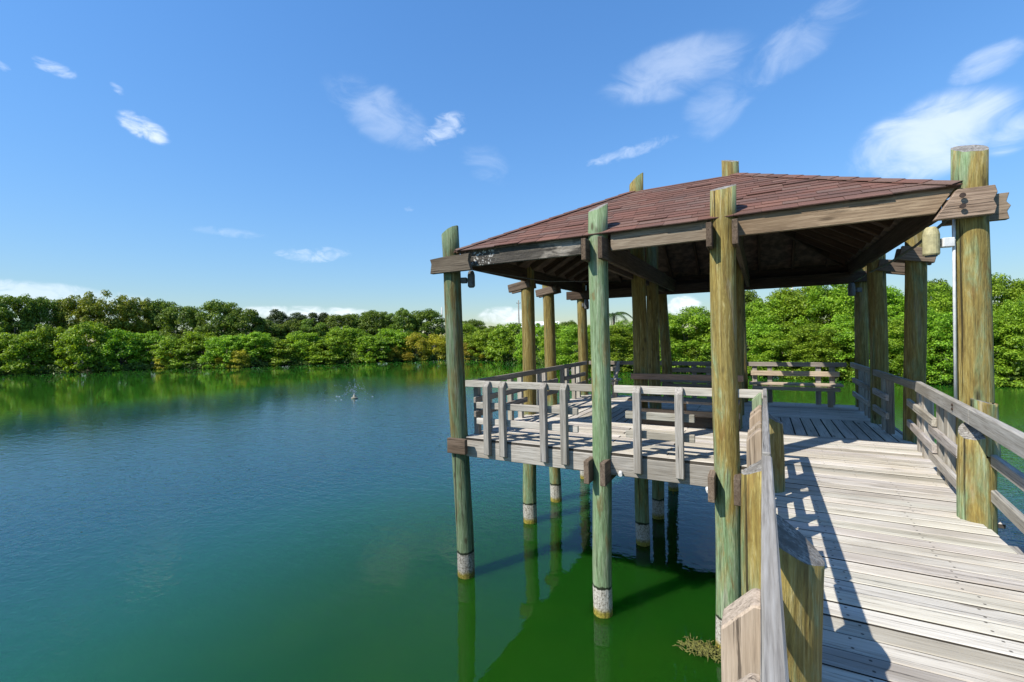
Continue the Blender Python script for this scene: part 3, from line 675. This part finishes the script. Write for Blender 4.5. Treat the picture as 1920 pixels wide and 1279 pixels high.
cb = thing('bench', (2.9, 1.9, ZD), 'long shaded bench with reddish backrest board in front of the centre posts', 'bench', 'benches on the pavilion deck')
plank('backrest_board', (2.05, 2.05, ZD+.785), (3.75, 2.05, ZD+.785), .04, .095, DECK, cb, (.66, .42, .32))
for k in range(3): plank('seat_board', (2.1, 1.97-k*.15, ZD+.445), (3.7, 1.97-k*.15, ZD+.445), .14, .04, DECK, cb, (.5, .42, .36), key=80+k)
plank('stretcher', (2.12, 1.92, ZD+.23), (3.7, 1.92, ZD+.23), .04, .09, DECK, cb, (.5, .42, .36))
plank('shade_board', (2.12, 1.955, ZD+.095), (3.7, 1.955, ZD+.095), .03, .17, BEAMW, cb, (.3, .28, .26))  # dark board added for the black shade below the stretcher
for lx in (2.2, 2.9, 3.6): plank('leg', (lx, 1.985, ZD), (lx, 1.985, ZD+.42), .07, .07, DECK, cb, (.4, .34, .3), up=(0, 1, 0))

# ------------------------------------------------------------------ lamps
def lamp(x, y, z, mat, label, bdir, r=.068, h=.27, conduit=None):
    L = thing('lamp', (x, y, z), label, 'lamp', 'canister lamps under the eaves')
    prof = [(0, r*.90), (.012, r), (h*.72, r), (h*.93, r*.80), (h, r*.55)]
    vs, fs = [], []; n = 20
    for hz, rr in prof:
        for k in range(n): vs.append((rr*math.cos(2*math.pi*k/n), rr*math.sin(2*math.pi*k/n), hz))
    for i in range(len(prof)-1):
        for k in range(n): fs.append((i*n+k, i*n+(k+1) % n, (i+1)*n+(k+1) % n, (i+1)*n+k))
    fs += [tuple(range(n))[::-1], tuple(range((len(prof)-1)*n, len(prof)*n))]
    part('housing', mesh_from(vs, fs, smooth=False), mat, L, Matrix.Translation((x, y, z)))
    vv, ff = tube([(x, y, z-.012), (x, y, z+.004)], r*.72, 16); part('lens', mesh_from(vv, ff), DARKM, L)
    bx = Vector(bdir)
    plank('mounting_box', Vector((x, y, z+h*.42))+bx*(r+.012), Vector((x, y, z+h*.42))+bx*(r+.10), .07, .085, WHITEP if mat is CANM else DARKM, L)
    plank('bracket', Vector((x, y, z+h*.42))+bx*(r*.6), Vector((x, y, z+h*.42))+bx*(r+.02), .03, .05, DARKM, L)
    if conduit:
        vv, ff = tube(conduit, .0125, 8); part('conduit', mesh_from(vv, ff, smooth=True), WHITEP, L)
    return L
lamp(5.39, -.10, 4.27, CANM, 'tan canister lamp with white box on the nearest tall post', (1, .25, 0), .062, .26, [(5.562, -.055, 4.62), (5.558, -.06, 4.2), (5.556, -.065, 2.9)])
lamp(.155, .10, 4.37, DARKM, 'dark canister lamp under the roof corner at the leftmost post', (-1, -.3, 0), .055, .24)
lamp(5.52, 5.08, 4.25, DARKM, 'dark canister lamp on the far right corner post', (1, .5, 0), .06, .24)
lamp(.22, 5.1, 4.25, DARKM, 'small dark canister lamp on the far left corner post', (-1, .5, 0), .06, .24)

# ------------------------------------------------------------------ fountain and weed
FX, FY = -18.1, 14.3
ft = thing('fountain', (FX, FY, 0), 'small floating fountain spraying thin jets in the middle of the lake', 'fountain')
vv, ff = tube([(FX, FY, -.05), (FX, FY, .06), (FX, FY, .09)], [.20, .20, .15], 18); part('float', mesh_from(vv, ff), simple('pale_float', (.22, .21, .14), .6, .3), ft)
vv, ff = tube([(FX, FY, .08), (FX, FY, .24)], [.10, .07], 12); part('nozzle', mesh_from(vv, ff), simple('pale_nozzle', (.35, .33, .25), .5, .2), ft)
SPRAY, nt_, bs_, _ = mat_new('water_spray'); bs_.inputs['Base Color'].default_value = (.62, .68, .70, 1); bs_.inputs['Roughness'].default_value = .15; bs_.inputs['IOR'].default_value = 1.33; bs_.inputs['Transmission Weight'].default_value = .35
lst = []
for k in range(22):
    an = random.uniform(0, 6.28); sp = random.uniform(.4, 2.6); vz = random.uniform(1.8, 4.3)
    for t in np.linspace(.02, vz/4.9, 22):
        if random.random() < .5: continue
        p = Vector((FX+math.cos(an)*sp*t*1.1+random.uniform(-.03, .03), FY+math.sin(an)*sp*t*1.1+random.uniform(-.03, .03), .22+vz*t-4.9*t*t+random.uniform(-.03, .03)))
        if p.z < .02: continue
        s = random.uniform(.008, .018)
        lst.append(([p+Vector(v)*s for v in ((1, 0, 0), (-1, 0, 0), (0, 1, 0), (0, -1, 0), (0, 0, 1.8), (0, 0, -1.8))], [(0, 2, 4), (2, 1, 4), (1, 3, 4), (3, 0, 4), (2, 0, 5), (1, 2, 5), (3, 1, 5), (0, 3, 5)]))
o = part('spray_drops', mesh_from(*merge(lst)), SPRAY, ft); o['kind'] = 'stuff'
lst = []
for k in range(9):
    an = random.uniform(0, 6.28); rr = random.choice([1, 1.7])*random.uniform(.6, 1.2); p = Vector((FX+math.cos(an)*rr, FY+math.sin(an)*rr, .012)); s = random.uniform(.02, .06)
    lst.append(([p+Vector((math.cos(a)*s*1.6, math.sin(a)*s, 0)) for a in np.linspace(0, 5.6, 7)]+[p+Vector((0, 0, s*.5))], [(i, (i+1) % 7, 7) for i in range(7)]))
o = part('foam_flecks', mesh_from(*merge(lst)), SPRAY, ft); o['kind'] = 'stuff'

WEED = simple('yellow_green_weed', (.14, .14, .03), .9, .5, 30)
wd = thing('floating_weed', (3.30, -.22, 0), 'clump of yellow green weed floating beside the walkway piling', 'weed')
lst = []
for k in range(330):
    p = Vector((3.38+random.gauss(0, .10), -.20+random.gauss(0, .055), random.uniform(0, .05))); d_ = Vector((random.gauss(0, 1), random.gauss(0, 1), random.uniform(-.2, .3))).normalized()*random.uniform(.04, .11)
    lst.append(tube([p, p+d_*.5+Vector((0, 0, .01)), p+d_], [.006, .006, .002], 5))
o = part('strands', mesh_from(*merge(lst)), WEED, wd); o['kind'] = 'stuff'

# ------------------------------------------------------------------ trees
def leaf_mesh(name, cen, nor, size, mat, aspect=.55):
    n = len(cen); t = rng.normal(size=(n, 3)); t -= nor*(t*nor).sum(1)[:, None]; t /= np.linalg.norm(t, axis=1)[:, None]; b = np.cross(nor, t)
    s = size*rng.uniform(.6, 1.35, n)[:, None]
    v = np.empty((n, 4, 3)); v[:, 0] = cen-t*s*.5; v[:, 1] = cen+b*s*aspect*.5+nor*s*.06; v[:, 2] = cen+t*s*.5-nor*s*.08; v[:, 3] = cen-b*s*aspect*.5+nor*s*.06
    me = bpy.data.meshes.new(name); me.vertices.add(n*4); me.vertices.foreach_set('co', v.reshape(-1)); me.loops.add(n*4); me.loops.foreach_set('vertex_index', np.arange(n*4, dtype=np.int32))
    me.polygons.add(n); me.polygons.foreach_set('loop_start', np.arange(0, n*4, 4, dtype=np.int32)); me.update(calc_edges=True); me.materials.append(mat); return me
def crown(name, lobes, per_area, size, mat, upbias=.5, shell=.35, aspect=.6, jitter=.7):
    C, Nn = [], []
    for (cx, cy, cz, rx_, ry_, rz_) in lobes:
        n = max(12, int(per_area*(rx_*ry_+rx_*rz_+ry_*rz_)/3*4*math.pi))
        d = rng.normal(size=(n, 3)); d /= np.linalg.norm(d, axis=1)[:, None]
        d = d[d[:, 2] > rng.uniform(-1.0, .1, len(d))]
        rr = 1 - shell*rng.random(len(d))**1.6
        rr *= 1 + .10*np.sin(d[:, 0]*7+cx)*np.sin(d[:, 1]*6+cy)*np.sin(d[:, 2]*7+cz)
        C.append(np.array([cx, cy, cz]) + d*np.array([rx_, ry_, rz_])*rr[:, None])
        nn = d + rng.normal(size=d.shape)*jitter; nn[:, 2] += upbias; Nn.append(nn/np.linalg.norm(nn, axis=1)[:, None])
    return leaf_mesh(name, np.concatenate(C), np.concatenate(Nn), size, mat, aspect)
def dome_lobes(rx_, h, n, r0, r1, zmin=.0, fill=.9, seed=0):
    R = np.random.default_rng(seed); L = []
    for k in range(n):
        a = R.uniform(0, 2*math.pi); t = R.uniform(0, 1)**.8; el = math.asin(min(1, t))
        rad = R.uniform(.62, 1.0)*fill; r = R.uniform(r0, r1)
        z = zmin + (h-zmin-r*.75)*math.sin(el)*R.uniform(.86, 1.06); rr = (rx_-r*.7)*math.cos(el)**.55*rad
        L.append((rr*math.cos(a), rr*math.sin(a), max(z, r*.5), r*R.uniform(.9, 1.25), r*R.uniform(.9, 1.25), r*R.uniform(.7, .95)))
    return L
def trunk_mesh(h, r, nl, spread, seed):
    R = random.Random(seed); parts = [tube([(0, 0, -.4), (R.uniform(-.2, .2), R.uniform(-.2, .2), h*.35), (R.uniform(-.4, .4), R.uniform(-.4, .4), h*.8)], [r, r*.8, r*.35], 8)]
    for k in range(nl):
        a = 6.28*k/nl+R.uniform(-.4, .4); z0 = h*R.uniform(.12, .5); L = spread*R.uniform(.5, .9)
        parts.append(tube([(0, 0, z0), (math.cos(a)*L*.5, math.sin(a)*L*.5, z0+h*.2), (math.cos(a)*L, math.sin(a)*L, z0+h*R.uniform(.3, .45))], [r*.5, r*.35, r*.12], 6))
    v, f = merge(parts); me = mesh_from(v, f, 'trunk', True); me.materials.append(BARK); return me
KIND = {}
def reg_kind(k, metas): KIND[k] = metas
reg_kind('near', [(crown('near_crown', dome_lobes(4.2, 8.2, 230, .32, .85, 0, 1.0, s), 44, .20, LEAF_BRIGHT, .5, .75), trunk_mesh(6, .16, 7, 3, s), 4.4, 8.2) for s in (1, 2, 3)])
reg_kind('bush', [(crown('bush_crown', dome_lobes(4.6, 7.2, 170, .40, 1.05, 0, 1.0, s), 19, .33, LEAF_BRIGHT, .5, .75), trunk_mesh(5, .16, 7, 3, s), 4.8, 7.2) for s in (4, 5, 6)])
reg_kind('yellow', [(crown('yellow_crown', dome_lobes(2.8, 5.0, 45, .45, .95, 0, 1.0, s), 26, .26, LEAF_YELLOW, .5, .5), trunk_mesh(3.5, .1, 6, 2, s), 3.0, 5.0) for s in (7, 8)])
reg_kind('oak', [(crown('oak_crown', dome_lobes(6.5, 13, 120, .55, 1.5, 2.5, 1.0, s), 16, .40, LEAF_DARK, .5, .7), trunk_mesh(10, .35, 7, 4.5, s), 6.8, 13) for s in (9, 10, 11)])
reg_kind('olive', [(crown('olive_crown', dome_lobes(7.5, 13, 130, .55, 1.5, 3.0, 1.0, s), 17, .36, LEAF_OLIVE, .6, .7), trunk_mesh(10, .35, 7, 5, s), 7.8, 13) for s in (12, 13)])
reg_kind('pine', [(crown('pine_crown', dome_lobes(4.0, 14, 90, .5, 1.3, 3, 1.0, s), 22, .42, LEAF_PINE, .3, .7, .35, 1.0), trunk_mesh(13, .22, 8, 2.6, s), 3.8, 14) for s in (14, 15)])

def shore_dist(px):
    d = pdir(px, 650); d2 = Vector((d.x, d.y)).normalized(); o2 = Vector((CAM.x, CAM.y)); best = None
    for i in range(len(SHORE)):
        a, b = Vector(SHORE[i]), Vector(SHORE[(i+1) % len(SHORE)]); e = b-a; den = d2.x*e.y-d2.y*e.x
        if abs(den) < 1e-9: continue
        t = ((a.x-o2.x)*e.y-(a.y-o2.y)*e.x)/den; s = ((a.x-o2.x)*d2.y-(a.y-o2.y)*d2.x)/den
        if t > 0 and 0 <= s <= 1 and (best is None or t > best): best = t
    return best, d2
def zat(px, py, dist):
    d = pdir(px, py); hz = math.hypot(d.x, d.y); return CAM.z + d.z/hz*dist
TREES = []
def tree(kind, px, off, top, wpx, name, cat='tree'):
    D, d2 = shore_dist(px); D += off; pos = Vector((CAM.x, CAM.y, 0)) + Vector((d2.x, d2.y, 0))*D
    depth = D*(Vector((d2.x, d2.y, 0)).dot(Vector((fw.x, fw.y, 0)).normalized()))
    base = -.05 if off < 3 else .5
    h = zat(px, top, D) - base; w = wpx*depth/F/ (1.0/max(.4, abs(Vector((d2.x, d2.y, 0)).dot(Vector((fw.x, fw.y, 0)).normalized())))) 
    me, tr, RX, HH = random.choice(KIND[kind]); sx = w/2/RX; sz = h/HH
    TREES.append(dict(kind=kind, px=px, pos=(pos.x, pos.y, base), s=(sx, sx*random.uniform(.9, 1.1), sz), me=me, tr=tr, name=name, cat=cat, rot=random.uniform(0, 6.28), off=off))
# skyline trees on the left bank (dark, then olive, then dark, then feathery)
for px, off, top, w in ((-40, 12, 556, 190), (28, 9, 551, 150), (88, 11, 556, 120)): tree('oak', px, off, top, w, 'shade_tree')
for px, off, top, w in ((148, 13, 556, 140), (205, 12, 549, 170), (262, 13, 560, 130)): tree('olive', px, off, top, w, 'olive_tree')
for px, off, top, w in ((305, 13, 562, 100), (345, 10, 572, 120), (418, 10, 563, 120), (462, 10, 580, 100)): tree('oak', px, off, top, w, 'shade_tree')
for px, off, top, w in ((520, 16, 582, 62), (560, 16, 588, 62), (598, 16, 584, 64)): tree('pine', px, off, top, w, 'feathery_tree')
for px, off, top, w in ((505, 12, 600, 90), (545, 13, 600, 90), (590, 13, 598, 90), (640, 14, 588, 90), (675, 15, 588, 80), (705, 14, 581, 90), (748, 13, 580, 90), (798, 14, 581, 100), (885, 18, 600, 80), (930, 30, 612, 90), (1065, 16, 602, 70)): tree('oak', px, off, top, w, 'shade_tree')
# bushes at the water's edge, far banks
for px, off, top, w in ((-30, 2.5, 610, 150), (45, 2.2, 622, 150), (90, 4.5, 610, 120), (165, 2.6, 604, 150), (225, 2.4, 618, 130), (280, 3.5, 622, 120), (330, 2.4, 632, 120), (375, 4, 622, 120), (425, 2.4, 628, 120), (478, 3, 622, 110),
                        (525, 2.4, 634, 110), (570, 3.5, 622, 110), (615, 2.4, 636, 110), (650, 4, 613, 120), (700, 2.6, 628, 110), (735, 4, 616, 100), (775, 5, 624, 90), (870, 6, 606, 95), (915, 3, 616, 95), (955, 2.6, 606, 100), (1005, 2.6, 606, 90), (1045, 3, 606, 85)):
    tree('bush', px, off, top, w, 'mangrove_bush', 'bush')
for px, off, top, w in ((448, .6, 655, 60), (310, .6, 662, 60), (738, 1.0, 648, 45), (780, 1.2, 624, 62), (818, 1.2, 626, 62), (850, 1.2, 636, 56), (880, 1.0, 640, 50), (915, .6, 660, 40), (415, .5, 668, 40), (760, .6, 660, 45)): tree('yellow', px, off, top, w, 'yellow_bush', 'bush')
# right bank, closer
for px, off, top, w in ((1085, 2, 610, 130), (1140, 2.8, 612, 140), (1185, 5, 600, 140), (1235, 3, 592, 150), (1290, 3, 574, 170), (1345, 4, 582, 160), (1400, 3.2, 592, 170), (1445, 5, 560, 180), (1500, 6.5, 535, 210), (1560, 6, 528, 220), (1470, 2.8, 620, 190), (1535, 2.8, 605, 190),
                        (1610, 3.2, 585, 210), (1640, 7, 540, 220), (1690, 3, 600, 200), (1745, 3.2, 575, 220), (1770, 8, 535, 230), (1840, 3, 590, 230), (1860, 8, 520, 240), (1925, 3.5, 560, 240), (1960, 9, 505, 260), (2030, 4, 550, 260)):
    tree('near', px, off-1.3 if off < 4.5 else off, top, w, 'mangrove_bush', 'bush')
for px, off, top, w in ((1395, 12, 545, 110), (1255, 12, 590, 70), (1745, 16, 522, 120), (1690, 16, 560, 110)): tree('oak', px, off, top, w, 'shade_tree')
ORD = ['first', 'second', 'third', 'fourth', 'fifth', 'sixth', 'seventh', 'eighth', 'ninth', 'tenth', 'eleventh', 'twelfth', 'thirteenth', 'fourteenth', 'fifteenth', 'sixteenth', 'seventeenth', 'eighteenth', 'nineteenth', 'twentieth', 'twenty-first', 'twenty-second', 'twenty-third', 'twenty-fourth']
DESC = {'oak': ('dark green broad crowned tree on the skyline', 'dark shade trees behind the banks'), 'olive': ('tall olive green tree on the left bank skyline', 'olive green trees on the left bank'),
        'pine': ('thin feathery grey green tree on the skyline', 'feathery trees on the skyline'), 'bush': ('leafy green bush at the far water edge', 'green bushes along the far banks'),
        'yellow': ('yellow leaved bush at the far water edge', 'yellow bushes at the water edge'), 'near': ('dense bright green bush on the near right bank', 'dense bushes on the right bank')}
for kd in KIND:
    for n, T in enumerate(sorted([t for t in TREES if t['kind'] == kd], key=lambda t: t['px'])):
        d_, g_ = DESC[kd]; e = thing(T['name'], T['pos'], '%s, %s from the left' % (d_, ORD[n]), T['cat'], g_)
        M = Matrix.Translation(T['pos']) @ Matrix.Rotation(T['rot'], 4, 'Z') @ Matrix.Diagonal((*T['s'], 1))
        part('crown', T['me'], None, e, M); part('trunk', T['tr'], None, e, M)

# low growth hanging over the water's edge
C, Nn = [], []
VIS = [Vector(q) for q in SHORE[-2:]+SHORE[:17]]
seg = [(VIS[i], VIS[i+1]) for i in range(len(VIS)-1)]
for a, b in seg:
    L = (b-a).length; n = int(L*190); t = rng.random(n); hgt = 1.1 + .6*np.sin(t*L*1.3) + .5*np.sin(t*L*.41+2)
    d2_ = ((a+b)/2-C0).normalized(); off = rng.uniform(-.4, 1.6, n)
    z = rng.random(n)**.8*np.maximum(.5, hgt)*np.clip(1.1-.35*np.abs(off-.3), .2, 1) + .02
    C.append(np.stack([a.x+(b.x-a.x)*t+d2_.x*off+rng.normal(0, .15, n), a.y+(b.y-a.y)*t+d2_.y*off+rng.normal(0, .15, n), z], 1))
    nn = rng.normal(size=(n, 3))*.8 + np.array([-d2_.x, -d2_.y, .7]); Nn.append(nn/np.linalg.norm(nn, axis=1)[:, None])
o = part('undergrowth', leaf_mesh('undergrowth', np.concatenate(C), np.concatenate(Nn), .24, LEAF_LOW), None, None); o['kind'] = 'stuff'
o['label'] = 'dark low leaves overhanging the water along the banks'; o['category'] = 'undergrowth'

# palm behind the bank bushes
D, d2 = shore_dist(1148); D += 9; pp = Vector((CAM.x, CAM.y, .5)) + Vector((d2.x, d2.y, 0))*D; zt = zat(1148, 590, D)
pm = thing('palm_tree', pp, 'palm tree with drooping fronds above the bushes between the middle posts', 'palm')
vv, ff = tube([pp, pp+Vector((.15, .1, (zt-.5)*.5)), Vector((pp.x+.25, pp.y+.1, zt))], [.2, .16, .12], 10); part('trunk', mesh_from(vv, ff, smooth=True), BARK, pm)
hd = Vector((pp.x+.25, pp.y+.1, zt))
for k in range(15):
    a = 6.28*k/15+random.uniform(-.2, .2); L = random.uniform(2.0, 2.7); up_ = random.uniform(.1, 1.0); cen, nor = [], []; lst = []
    pts = [hd + Vector((math.cos(a)*L*t, math.sin(a)*L*t, up_*t*1.6 - 2.0*t*t)) for t in np.linspace(0, 1, 9)]
    lst.append(tube(pts, [.025]*8+[.008], 5)); sdv = Vector((-math.sin(a), math.cos(a), 0))
    for t in np.linspace(.1, .98, 26):
        i = min(7, int(t*8)); p = pts[i].lerp(pts[i+1], t*8-i); ll = .55*math.sin(math.pi*(.15+.8*t))+.1
        for s in (-1, 1):
            tip = p + sdv*s*ll*.8 + Vector((math.cos(a), math.sin(a), 0))*ll*.45 - Vector((0, 0, ll*.5)); w = (pts[i+1]-pts[i]).normalized()*.03
            lst.append(([p-w, p+w, tip], [(0, 1, 2)]))
    part('frond', mesh_from(*merge(lst)), PALMM, pm)

# utility poles and a far white roof
def pole(px, top, off, label, r=.13, mat=None, arm=True):
    D, d2 = shore_dist(px); D += off; p = Vector((CAM.x, CAM.y, .8)) + Vector((d2.x, d2.y, 0))*D; zt = zat(px, top, D)
    t = thing('utility_pole', p, label, 'pole', 'utility poles behind the trees'); vv, ff = tube([p, (p.x, p.y, zt)], [r, r*.75], 10); part('shaft', mesh_from(vv, ff, smooth=True), mat, t)
    if arm:
        s = Vector((-d2.y, d2.x, 0)); c = Vector((p.x, p.y, zt-.7)); plank('crossarm', c-s*.5, c+s*.5, .1, .12, mat, t)
        for k in (-.42, 0, .42): vv, ff = tube([c+s*k+Vector((0, 0, .07)), c+s*k+Vector((0, 0, .22))], [.05, .03], 8); part('insulator', mesh_from(vv, ff), DARKM, t)
POLEM = simple('grey_pole_wood', (.22, .20, .17), .9, .3, 5); POLEC = simple('pale_concrete', (.52, .50, .46), .9, .15, 5)
pole(974, 563, 40, 'thin dark utility pole rising behind the bushes left of the middle posts', .16, POLEM)
pole(1487, 520, 14, 'pale concrete utility pole rising from the bushes under the roof edge', .13, POLEC, False)
pole(830, 576, 30, 'pale utility pole just left of the leftmost pavilion post', .17, POLEC, False)
D, d2 = shore_dist(1014); D += 75; p = Vector((CAM.x, CAM.y, 1.0)) + Vector((d2.x, d2.y, 0))*D; zt = zat(1014, 603, D)
hb = thing('building', p, 'distant white roofed building showing between the left posts', 'building'); s = Vector((-d2.y, d2.x, 0))
plank('wall', p-s*5+Vector((0, 0, (zt-2)/2)), p+s*5+Vector((0, 0, (zt-2)/2)), 7, zt-2.2, simple('cream_wall', (.55, .52, .46), .9, .1), hb, bev=0)
RM = Matrix.Translation((p.x, p.y, 0)); c = Vector((p.x, p.y, zt))
part('roof', mesh_from([c-s*5.5+d_ for d_ in (Vector((d2.x, d2.y, 0))*-4+Vector((0, 0, -1.6)), Vector((d2.x, d2.y, 0))*4+Vector((0, 0, -1.6)), Vector((0, 0, 0)))] + [c+s*5.5+d_ for d_ in (Vector((d2.x, d2.y, 0))*-4+Vector((0, 0, -1.6)), Vector((d2.x, d2.y, 0))*4+Vector((0, 0, -1.6)), Vector((0, 0, 0)))],
     [(0, 1, 2), (3, 5, 4), (0, 2, 5, 3), (1, 4, 5, 2), (0, 3, 4, 1)]), simple('white_roof', (.75, .74, .72), .7, .08), hb)
